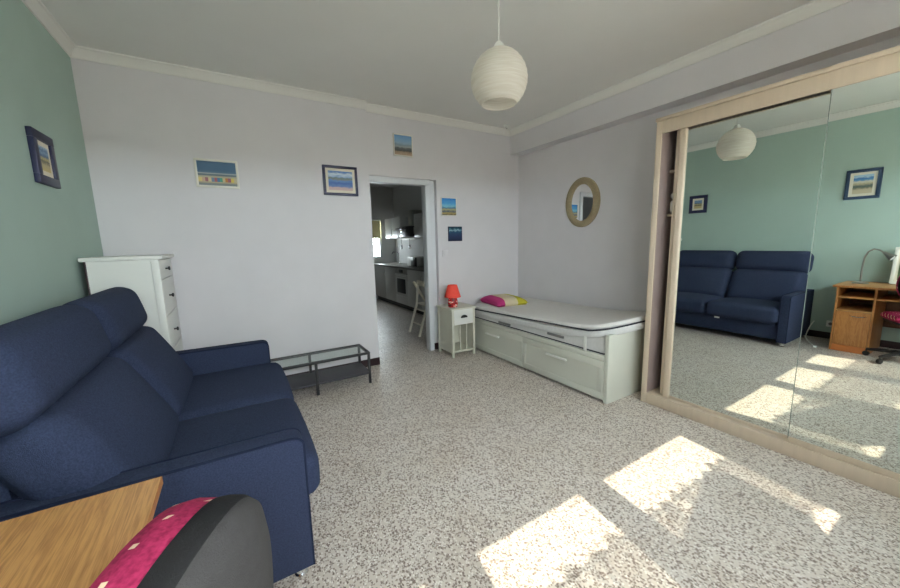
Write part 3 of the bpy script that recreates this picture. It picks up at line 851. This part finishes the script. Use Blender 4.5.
t = thing('ceiling_hook', 'small white fitting on the ceiling near the far corner', 'hook', (3.116, 3.66, ZC))
bm = new_bm(); lathe(bm, [(0, -.018), (.02, -.018), (.03, -.004), (.03, 0), (0, 0)], (3.116, 3.66, ZC), 16); obj('plate', bm, M['socket'], t)
bm = new_bm(); tube(bm, [(3.116, 3.66, ZC - .018), (3.116, 3.66, ZC - .035), (3.13, 3.66, ZC - .045), (3.14, 3.66, ZC - .035)], .004, 6); obj('hook', bm, M['steel'], t)

# ------------------------------------------------------------------ bed
BX0, BX1, BY0, BY1 = 2.535, 3.455, 1.700, 3.72
t = thing('day_bed', 'white day bed frame with two deep drawers along the right wall', 'bed', ((BX0 + BX1) / 2, (BY0 + BY1) / 2, 0))
bm = new_bm(); box(bm, BX0, BX1, BY0, BY0 + .035, 0, .592, .003); obj('end_panel', bm, M['bedwhite'], t)
bm = new_bm(); box(bm, BX0, BX1, BY1 - .035, BY1, 0, .50, .003); obj('end_panel', bm, M['bedwhite'], t)
bm = new_bm(); box(bm, BX0, BX0 + .022, BY0 + .036, BY1 - .036, .365, .41, .002); obj('front_rail', bm, M['bedwhite'], t)
bm = new_bm(); box(bm, BX1 - .022, BX1, BY0 + .036, BY1 - .036, .1, .41, .002); obj('rear_rail', bm, M['bedwhite'], t)
bm = new_bm(); box(bm, BX0 + .023, BX1 - .023, BY0 + .036, BY1 - .036, .30, .33); obj('slat_base', bm, M['bedwhite'], t)
for (y0, y1) in ((BY0 + .038, 2.709), (2.713, BY1 - .038)):
    bm = new_bm()
    fwid = .05
    box(bm, BX0 + .004, BX0 + .02, y0, y1, .025, .362)
    box(bm, BX0 - .002, BX0 + .004, y0, y1, .30, .362, .0015); box(bm, BX0 - .002, BX0 + .004, y0, y1, .025, .085, .0015)
    box(bm, BX0 - .002, BX0 + .004, y0, y0 + fwid, .084, .301, .0015); box(bm, BX0 - .002, BX0 + .004, y1 - fwid, y1, .084, .301, .0015)
    d = obj('drawer', bm, M['bedwhite'], t)
    yc = (y0 + y1) / 2 + .01
    bm = new_bm(); box(bm, BX0 - .028, BX0 - .014, yc - .125, yc + .125, .262, .285, .005); box(bm, BX0 - .018, BX0 - .0025, yc - .115, yc - .095, .266, .281); box(bm, BX0 - .018, BX0 - .0025, yc + .095, yc + .115, .266, .281)
    obj('handle', bm, M['white'], d)

def rr_poly(x0, x1, y0, y1, radii, n=10, long=0):
    """rounded rectangle, radii for corners (x0y0, x1y0, x1y1, x0y1)"""
    P = []
    for (cx, cy, r, a0) in ((x0 + radii[0], y0 + radii[0], radii[0], PI), (x1 - radii[1], y0 + radii[1], radii[1], 1.5 * PI), (x1 - radii[2], y1 - radii[2], radii[2], 0), (x0 + radii[3], y1 - radii[3], radii[3], .5 * PI)):
        for k in range(n + 1):
            a = a0 + .5 * PI * k / n
            P.append((cx + r * math.cos(a), cy + r * math.sin(a)))
    return P
t = thing('lower_mattress', 'thin quilted mattress lying inside the bed frame', 'mattress', (3.0, 2.7, .331))
def sag(y):
    u = max(0.0, (3.70 - y) / 2.05)
    return .462 + .04 * u + .10 * u ** 8
def bend(bm, z_top_of=None):
    for k in range(1, 30):
        y_ = 1.62 + 2.14 * k / 30
        bmesh.ops.bisect_plane(bm, geom=list(bm.verts) + list(bm.edges) + list(bm.faces), plane_co=(0, y_, 0), plane_no=(0, 1, 0))
    for v in bm.verts:
        if z_top_of is None:
            v.co.z += sag(v.co.y)
        elif v.co.z > z_top_of:
            v.co.z += sag(v.co.y) - .464
bm = new_bm(); prism(bm, rr_poly(BX0 + .026, BX1 - .03, BY0 + .04, BY1 - .04, (.04,) * 4, 5), 'z', .331, .462, .006); bend(bm, .45); obj('cover', bm, M['mattress2'], t)
bm = new_bm(); tube(bm, [(x, y, .418) for x, y in rr_poly(BX0 + .025, BX1 - .03, BY0 + .04, BY1 - .04, (.04,) * 4, 5)], .006, 6, True); obj('piping', bm, M['piping'], t)
for yy, zh in ((2.28, .466), (3.03, .44)):
    bm = new_bm(); box(bm, BX0 + .012, BX0 + .0255, yy - .10, yy + .10, zh - .010, zh + .012, .003); obj('carry_handle', bm, M['greyweb'], t)
# upper mattress, propped up on the end panel
t = thing('upper_mattress', 'thick white mattress with charcoal piping propped on the bed end', 'mattress', (3.0, 2.7, .468))
MR = (.25, .22, .10, .18)
bm = new_bm(); prism(bm, rr_poly(BX0 - .006, BX1 - .005, 1.645, 3.705, MR, 12), 'z', 0, .064, .008); bend(bm); obj('mattress_border', bm, M['mattress2'], t)
bm = new_bm(); prism(bm, rr_poly(BX0 - .006, BX1 - .005, 1.645, 3.705, MR, 12), 'z', .066, .118, .020, seg=3); bend(bm); obj('mattress_top', bm, M['mattress'], t)
bm = new_bm(); tube(bm, [(x, y, .065 + sag(y)) for x, y in rr_poly(BX0 - .008, BX1 - .003, 1.643, 3.707, (.252, .222, .102, .182), 12)] , .0075, 6, True); bend0 = None; obj('piping', bm, M['piping'], t)
bm = new_bm(); box(bm, BX0 - .012, BX0 - .007, 1.905, 1.935, .415, .54, .001); obj('strap', bm, M['socket'], t)

# cushion on the bed
pil = thing('scatter_cushion', 'flat cushion in magenta, cream and lime stripes on the bed', 'cushion', (2.865, 3.42, .586), math.radians(-9))
P_cush = band_mat('cushion_stripes', 'X', [(0, S_(176, 40, 110)), (.25, S_(178, 44, 112)), (.26, S_(206, 194, 160)), (.66, S_(206, 196, 164)), (.67, S_(176, 168, 40)), (1, S_(186, 176, 48))], .01, 6, rough=.9)
bm = new_bm()
N = 18
def pz(u, v):
    return .074 * ((1 - u ** 4) * (1 - v ** 4)) ** .55
top, bot = [], []
for i in range(N + 1):
    u = -1 + 2 * i / N
    ra, rb2 = [], []
    for j in range(N + 1):
        v = -1 + 2 * j / N
        k = 1 - .06 * (u * u * (1 - abs(v)) + 0) 
        x = .22 * u * (1 - .07 * (1 - v * v) * abs(u)); y = .25 * v * (1 - .07 * (1 - u * u) * abs(v))
        ra.append(bm.verts.new((x, y, .03 + pz(u, v))))
        edge = i in (0, N) or j in (0, N)
        rb2.append(ra[-1] if edge else bm.verts.new((x, y, .03 - min(.03, pz(u, v)))))
    top.append(ra); bot.append(rb2)
for i in range(N):
    for j in range(N):
        bm.faces.new((top[i][j], top[i + 1][j], top[i + 1][j + 1], top[i][j + 1]))
        f = (bot[i][j], bot[i][j + 1], bot[i + 1][j + 1], bot[i + 1][j])
        bm.faces.new(f)
obj('cushion_cover', bm, P_cush, pil, smooth=70, local=True)

# ------------------------------------------------------------------ nightstand and red lamp
NX0, NX1, NY0, NY1, NZ = 2.112, 2.440, 3.445, 3.790, .598
t = thing('nightstand', 'cream nightstand with one drawer beside the bed', 'nightstand', ((NX0 + NX1) / 2, (NY0 + NY1) / 2, 0))
for xx in (NX0, NX1 - .028):
    for yy in (NY0, NY1 - .028):
        bm = new_bm(); box(bm, xx, xx + .028, yy, yy + .028, 0, NZ - .0185, .002); obj('leg', bm, M['cream'], t)
bm = new_bm(); box(bm, NX0 - .018, NX1 + .016, NY0 - .02, NY1 + .008, NZ - .018, NZ, .004); obj('table_top', bm, M['cream'], t)
bm = new_bm(); box(bm, NX0 + .006, NX0 + .018, NY0 + .029, NY1 - .029, .05, NZ - .0185); obj('side_board', bm, M['cream'], t)
bm = new_bm(); box(bm, NX1 - .018, NX1 - .006, NY0 + .029, NY1 - .029, .05, NZ - .0185); obj('side_board', bm, M['cream'], t)
bm = new_bm(); box(bm, NX0 + .029, NX1 - .029, NY1 - .02, NY1 - .01, .05, NZ - .0185); obj('back_board', bm, M['cream'], t)
bm = new_bm(); box(bm, NX0 + .029, NX1 - .029, NY0 + .006, NY1 - .0205, .055, .075, .002); obj('shelf', bm, M['cream'], t)
bm = new_bm(); box(bm, NX0 + .029, NX1 - .029, NY0 + .03, NY1 - .0205, .392, .402, .002); obj('drawer_floor', bm, M['cream'], t)
bm = new_bm(); box(bm, NX0 + .030, NX1 - .030, NY0 - .002, NY0 + .02, .395, NZ - .022, .004); d = obj('drawer', bm, M['white'], t)
bm = new_bm()
nc = (NX0 + NX1) / 2
for k in range(1, 6):
    pass
prism(bm, [(nc + .045 * math.cos(PI * k / 12), .478 + .034 * math.sin(PI * k / 12)) for k in range(13)], 'y', NY0 - .022, NY0 - .002, .004); obj('cup_handle', bm, M['black'], d)
for xx in (nc - .045, nc + .045):
    bm = new_bm(); box(bm, xx - .006, xx + .006, NY0 + .010, NY0 + .020, .0755, .391, .001); obj('divider_bar', bm, M['cream'], t)

RED2 = bpy.data.materials.new('red_ceramic_print')
nt, b = nodes_of(RED2)
tc = nt.nodes.new('ShaderNodeTexCoord'); n_ = nt.nodes.new('ShaderNodeTexNoise'); n_.inputs['Scale'].default_value = 16; n_.inputs['Detail'].default_value = 2
mp = nt.nodes.new('ShaderNodeMapping'); mp.inputs['Scale'].default_value = (1, 1, 2.2); mp.inputs['Rotation'].default_value = (0, .6, 0)
L(nt, tc.outputs['Object'], mp.inputs['Vector']); L(nt, mp.outputs[0], n_.inputs['Vector'])
r_ = ramp(nt, [(0, lin(70, 24, 24)), (.36, lin(150, 30, 34)), (.46, lin(206, 46, 40)), (.56, lin(236, 214, 196)), (.62, lin(200, 44, 44)), (1, lin(232, 210, 190))], 'CONSTANT')
L(nt, n_.outputs['Fac'], r_.inputs[0]); L(nt, r_.outputs[0], b.inputs['Base Color']); b.inputs['Roughness'].default_value = .25
LX, LY = 2.198, 3.56
t = thing('table_lamp', 'small red table lamp on the nightstand', 'lamp', (LX, LY, NZ))
bm = new_bm(); lathe(bm, [(0, 0), (.050, 0), (.058, .008), (.062, .04), (.060, .08), (.05, .112), (.03, .122), (0, .122)], (LX, LY, NZ), 24); obj('lamp_base', bm, RED2, t)
bm = new_bm(); lathe(bm, [(0, .118), (.012, .118), (.012, .19), (0, .19)], (LX, LY, NZ), 12); obj('lamp_stem', bm, M['socket'], t)
bm = new_bm(); lathe(bm, [(.100, .122), (.056, .268), (.054, .268), (.098, .122)], (LX, LY, NZ), 32); bmesh.ops.remove_doubles(bm, verts=bm.verts, dist=1e-6); obj('lamp_shade', bm, M['red'], t)

# ------------------------------------------------------------------ glass-topped low table at the back wall
TX0, TX1, TY0, TY1, TZ = .035, 1.055, 3.285, 3.630, .322
t = thing('low_glass_table', 'low black metal table with glass top and dark shelf', 'table', ((TX0 + TX1) / 2, (TY0 + TY1) / 2, 0))
s = .023
for xx in (TX0, (TX0 + TX1) / 2 - s / 2, TX1 - s):
    for yy in (TY0, TY1 - s):
        bm = new_bm(); box(bm, xx, xx + s, yy, yy + s, 0, TZ - s - .001, .001); obj('leg', bm, M['blackmetal'], t)
bm = new_bm()
box(bm, TX0, TX1, TY0, TY0 + s, TZ - s, TZ, .001); box(bm, TX0, TX1, TY1 - s, TY1, TZ - s, TZ, .001)
box(bm, TX0, TX0 + s, TY0 + s, TY1 - s, TZ - s, TZ, .001); box(bm, TX1 - s, TX1, TY0 + s, TY1 - s, TZ - s, TZ, .001)
obj('top_frame', bm, M['blackmetal'], t)
bm = new_bm(); box(bm, TX0 + s, TX1 - s, TY0 + s, TY1 - s, TZ - .008, TZ - .003); obj('glass_top', bm, M['glass'], t)
bm = new_bm(); box(bm, TX0 + .003, TX1 - .003, TY0 + .003, TY1 - .003, .098, .118, .001); obj('shelf', bm, M['darkboard'], t)

# ------------------------------------------------------------------ tall chest of drawers in the corner
CX0, CX1, CY0, CY1, CZ = -.832, -.452, 3.165, 3.735, 1.332
t = thing('chest_of_drawers', 'tall white chest of drawers in the corner behind the sofa', 'chest', ((CX0 + CX1) / 2, (CY0 + CY1) / 2, 0))
bm = new_bm(); box(bm, CX0 - .016, CX1 + .024, CY0 - .018, CY1 + .012, CZ - .026, CZ, .004); obj('top_board', bm, M['white'], t)
for (a, b2) in ((CY0, CY0 + .02), (CY1 - .02, CY1)):
    bm = new_bm(); box(bm, CX0 + .012, CX1 - .046, a + .003, b2 - .003, .08, CZ - .027); obj('side_panel', bm, M['white'], t)
for xx, w_ in ((CX0, .012), (CX1 - .045, .045)):
    for (a, b2) in ((CY0, CY0 + .034), (CY1 - .034, CY1)):
        bm = new_bm(); box(bm, xx, xx + w_, a, b2, 0, CZ - .027, .002); obj('leg', bm, M['white'] if w_ > .02 else M['skirt'], t)
bm = new_bm(); box(bm, CX0 + .012, CX0 + .02, CY0 + .02, CY1 - .02, .08, CZ - .03); obj('back_panel', bm, M['skirt'], t)
zz = [.09, .36, .63, .895, 1.16, CZ - .03]
for k in range(5):
    parts = [(CY0 + .036, CY1 - .036)]
    for (a, b2) in parts:
        bm = new_bm(); box(bm, CX1 - .02, CX1 + .002, a, b2, zz[k] + .003, zz[k + 1] - .003, .004)
        box(bm, CX1 - .30, CX1 - .0205, a + .01, b2 - .01, zz[k] + .012, zz[k + 1] - .04)
        d = obj('drawer', bm, M['white'], t)
        for yk in ((a + b2) / 2 - .06,):
            zc_ = (zz[k] + zz[k + 1]) / 2
            bm = new_bm(); lathe(bm, [(0, 0), (.006, 0), (.006, .014), (.015, .02), (.015, .028), (0, .032)], (0, 0, 0), 12, mat=Matrix.Translation((CX1 + .0025, yk, zc_)) @ Matrix.Rotation(PI / 2, 4, 'Y')); obj('knob', bm, M['black'], d)

# ------------------------------------------------------------------ sofa
SY0, SY1 = 1.415, 3.140                  # outer faces of the arms
AW = .095                                # arm width
SB = -.835                               # rear of the sofa
t = thing('fabric_sofa', 'navy blue two-seat sofa with adjustable headrests against the green wall', 'sofa', (-.3, (SY0 + SY1) / 2, 0))
def arm(y0, y1):
    poly = [(SB + .06, .05), (.166, .05)]
    for k in range(7):
        a = .5 * PI * k / 6
        poly.append((.166 - .05 + .05 * math.cos(a), .60 - .0 + .035 * math.sin(a)))
    poly += [(SB + .06, .645)]
    bm = new_bm(); prism(bm, poly, 'y', y0, y1, .010, seg=3)
    a_ = obj('armrest', bm, M['navyfab'], t, smooth=50)
    for yy in (y0 + .004, y1 - .004):
        pts = [(.163, yy, .055)]
        for k in range(7):
            a = .5 * PI * k / 6
            pts.append((.166 - .05 + .048 * math.cos(a), yy, .60 + .033 * math.sin(a)))
        pts.append((SB + .07, yy, .643))
        bm = new_bm(); tube(bm, pts, .0048, 6); obj('piping', bm, M['navyseam'], a_)
arm(SY0, SY0 + AW)
arm(SY1 - AW, SY1)
IY0, IY1 = SY0 + AW + .002, SY1 - AW - .002
IM = 2.275
bm = new_bm(); box(bm, SB + .08, .135, IY0, IY1, .075, .275, .012, 3); obj('base', bm, M['navyfab'], t)
bm = new_bm(); cushion(bm, (SB + .115, (IY0 + IY1) / 2, .45), (.17, IY1 - IY0, .74), .04, n=6); obj('back_frame', bm, M['navyfab'], t)
for (a, b2) in ((IY0, IM - .006), (IM + .006, IY1)):
    bm = new_bm(); cushion(bm, (-.118, (a + b2) / 2, .378), (.705, b2 - a, .195), .055, (.012, 0, .028), n=16)
    # front edge falls away slightly
    sc_ = obj('seat_cushion', bm, M['navyfab'], t, smooth=60)
# lower back cushions, reclined
for (a, b2) in ((SY0 + .045, IM - .006), (IM + .006, IY1 - .002)):
    Mx = Matrix.Translation((-.505, (a + b2) / 2, .64)) @ Matrix.Rotation(math.radians(-27), 4, 'Y')
    bm = new_bm(); cushion(bm, (0, 0, 0), (.20, b2 - a, .50), .075, (.03, .006, .0), n=20, mat=Mx); obj('back_cushion', bm, M['navyfab'], t, smooth=60)
for (a, b2) in ((SY0 + .02, IM - .006), (IM + .006, SY1 - .04)):
    Mx = Matrix.Translation((-.645, (a + b2) / 2, .995)) @ Matrix.Rotation(math.radians(-14), 4, 'Y')
    bm = new_bm(); cushion(bm, (0, 0, 0), (.185, b2 - a, .30), .085, (.022, .0, .0), n=20, mat=Mx); obj('headrest', bm, M['navyfab'], t, smooth=60)
for xx in (.115, SB + .14):
    for yy in (SY0 + .05, SY1 - .05):
        bm = new_bm(); lathe(bm, [(0, 0), (.024, 0), (.026, .006), (.020, .012), (.018, .05), (0, .05)], (xx, yy, 0), 16); obj('foot', bm, M['chrome'], t)
bm = new_bm(); box(bm, .137, .140, 2.13, 2.19, .245, .27); tg = obj('care_tag', bm, M['socket'], t)

# ------------------------------------------------------------------ desk
EX0, EX1, EY0, EY1, EZ = XL + .014, -.222, -.10, 1.150, .775
t = thing('computer_desk', 'oak veneer computer desk with a door cupboard, against the green wall', 'desk', ((EX0 + EX1) / 2, (EY0 + EY1) / 2, 0))
bm = new_bm(); box(bm, EX0, EX1 - .002, EY0, EY1 - .002, EZ - .022, EZ, .001); tp = obj('desk_top', bm, M['desk'], t)
bm = new_bm(); box(bm, EX1 - .002, EX1, EY0, EY1, EZ - .022, EZ - .0005, .0005); box(bm, EX0, EX1, EY1 - .002, EY1, EZ - .022, EZ - .0005, .0005); obj('edge_band', bm, M['deskv'], tp)
KX = -.275
for (a, b2) in ((EY1 - .045, EY1 - .027), (.815, .833), (EY0 + .03, EY0 + .048)):
    bm = new_bm(); box(bm, EX0, KX, a, b2, 0, EZ - .0225, .001); obj('upright', bm, M['deskv'], t)
bm = new_bm(); box(bm, EX0, KX, EY0 + .0485, .8145, .628, .644, .001); obj('upper_shelf', bm, M['desk'], t)
bm = new_bm(); box(bm, EX0, KX, .8335, EY1 - .0455, .628, .644, .001); obj('upper_shelf', bm, M['desk'], t)
bm = new_bm(); box(bm, EX0, KX, .8335, EY1 - .0455, .475, .491, .001); obj('middle_shelf', bm, M['desk'], t)
bm = new_bm(); box(bm, EX0, EX0 + .01, EY0 + .0485, .8145, .25, .627); obj('back_panel', bm, M['deskin'], t)
bm = new_bm(); box(bm, EX0, EX0 + .01, .8335, EY1 - .0455, .06, .752); obj('back_panel', bm, M['deskin'], t)
bm = new_bm(); box(bm, EX0 + .03, KX - .001, .8335, EY1 - .0455, 0, .075, .001); obj('plinth', bm, M['deskedge'], t)
bm = new_bm(); box(bm, KX - .018, KX, .836, EY1 - .048, .078, .472, .002); d = obj('door', bm, M['deskv'], t)
bm = new_bm(); tube(bm, [(KX, .87, .43), (KX + .022, .885, .428), (KX + .026, .93, .424), (KX + .022, .975, .428), (KX, .99, .43)], .005, 8); obj('handle', bm, M['chrome'], d)
# desk lamp
t = thing('desk_lamp', 'silver gooseneck desk lamp on the oak desk', 'lamp', (-.58, 1.0, EZ))
bm = new_bm(); lathe(bm, [(0, 0), (.068, 0), (.07, .006), (.062, .016), (.02, .024), (0, .025)], (-.58, 1.0, EZ), 28); obj('lamp_foot', bm, M['steel'], t)
pts = [(-.58, 1.0, EZ + .02), (-.58, 1.002, EZ + .18), (-.578, .995, EZ + .30), (-.57, .97, EZ + .375), (-.56, .93, EZ + .405), (-.55, .885, EZ + .395), (-.545, .845, EZ + .36)]
bm = new_bm(); tube(bm, pts, .0085, 8); obj('gooseneck', bm, M['steel'], t)
Mx = Matrix.Translation((-.543, .838, EZ + .355)) @ Matrix.Rotation(math.radians(-55), 4, 'X').inverted()
dv = Vector((.01, -.075, -.06)).normalized()
Mx = Matrix.Translation((-.546, .852, EZ + .368)) @ dv.to_track_quat('Z', 'Y').to_matrix().to_4x4()
bm = new_bm(); lathe(bm, [(0, 0), (.014, 0), (.018, .02), (.030, .06), (.040, .095), (.038, .095), (.028, .06), (.012, .02), (0, .015)], (0, 0, 0), 20, mat=Mx); obj('lamp_head', bm, M['steel'], t)
bm = new_bm(); lathe(bm, [(0, .03), (.016, .04), (.026, .075), (.020, .095), (0, .1)], (0, 0, 0), 14, mat=Mx); obj('bulb', bm, M['socket'], t)

# ------------------------------------------------------------------ desk chair
CHX, CHY, CHR = -.226, .565, math.radians(152)      # seat centre, facing direction
t = thing('office_chair', 'raspberry and charcoal office chair pushed up to the desk', 'chair', (CHX, CHY, 0), CHR)
bm = new_bm(); cushion(bm, (-.02, .02, .485), (.35, .37, .07), .034, (0, 0, .015), n=8); obj('seat', bm, M['pink'], t, local=True, smooth=60)
bm = new_bm(); cushion(bm, (-.02, .02, .437), (.31, .33, .03), .012, n=4); obj('seat_shell', bm, M['black'], t, local=True)
def egg_pts(w, h, n=56, p=2.12):
    P = []
    for k in range(n):
        a = 2 * PI * k / n
        c, s_ = math.cos(a), math.sin(a)
        P.append((w * (abs(c) ** (2 / p)) * (1 if c >= 0 else -1), h * (abs(s_) ** (2 / p)) * (1 if s_ >= 0 else -1)))
    return P
def egg_solid(bm, mat_, rings):
    """rings: list of (x, scale); closed by fans; outline in local y,z"""
    out = egg_pts(BW, BH)
    t_ = bmesh.new()
    R_ = []
    for (x, sc) in rings:
        R_.append([t_.verts.new((x + .029 * (y * sc / BW) ** 2, y * sc, z * sc)) for y, z in out])
    for A, B in zip(R_, R_[1:]):
        for k in range(len(out)):
            t_.faces.new((A[k], A[(k + 1) % len(out)], B[(k + 1) % len(out)], B[k]))
    for R0 in (R_[0], R_[-1]):
        t_.faces.new(R0)
    merge(bm, t_, mat_)
BW, BH = .172, .208
BM = Matrix.Translation((-.16, 0, .842)) @ Matrix.Rotation(math.radians(-2.8), 4, 'Y')
bm = new_bm(); egg_solid(bm, BM, [(.011, .985), (.04, .985), (.065, .95), (.08, .85), (.09, .6), (.093, .2)]); obj('backrest_pad', bm, M['pink'], t, local=True, smooth=60)
bm = new_bm(); egg_solid(bm, BM, [(.011, .99), (.0, 1.0), (-.020, 1.0), (-.027, .985)]); bk = obj('backrest_rim', bm, M['darkfab'], t, local=True, smooth=60)
bm = new_bm(); egg_solid(bm, BM, [(-.0265, .984), (-.036, .965), (-.045, .85), (-.052, .6), (-.055, .25)]); obj('backrest_shell', bm, M['greyfab'], t, local=True, smooth=60)
bm = new_bm(); tube(bm, [(-.05, 0, .415), (-.20, 0, .415), (-.225, 0, .48), (-.225, 0, .66), (-.205, 0, .74)], .018, 8); obj('back_bar', bm, M['black'], t, local=True)
bm = new_bm(); tube(bm, [(0, 0, .42), (0, 0, .10)], .024, 12); obj('gas_column', bm, M['black'], t, local=True)
for k in range(5):
    a = 2 * PI * k / 5 + .35
    ex, ey = .27 * math.cos(a), .27 * math.sin(a)
    bm = new_bm(); tube(bm, [(0, 0, .105), (ex * .5, ey * .5, .095), (ex, ey, .075)], [.024, .02, .015], 8); lg = obj('base_arm', bm, M['black'], t, local=True)
    bm = new_bm(); tube(bm, [(ex - .012 * math.sin(a), ey + .012 * math.cos(a), .027), (ex + .012 * math.sin(a), ey - .012 * math.cos(a), .027)], .027, 14); tube(bm, [(ex, ey, .03), (ex, ey, .08)], .007, 6)
    obj('castor', bm, M['black'], lg, local=True)
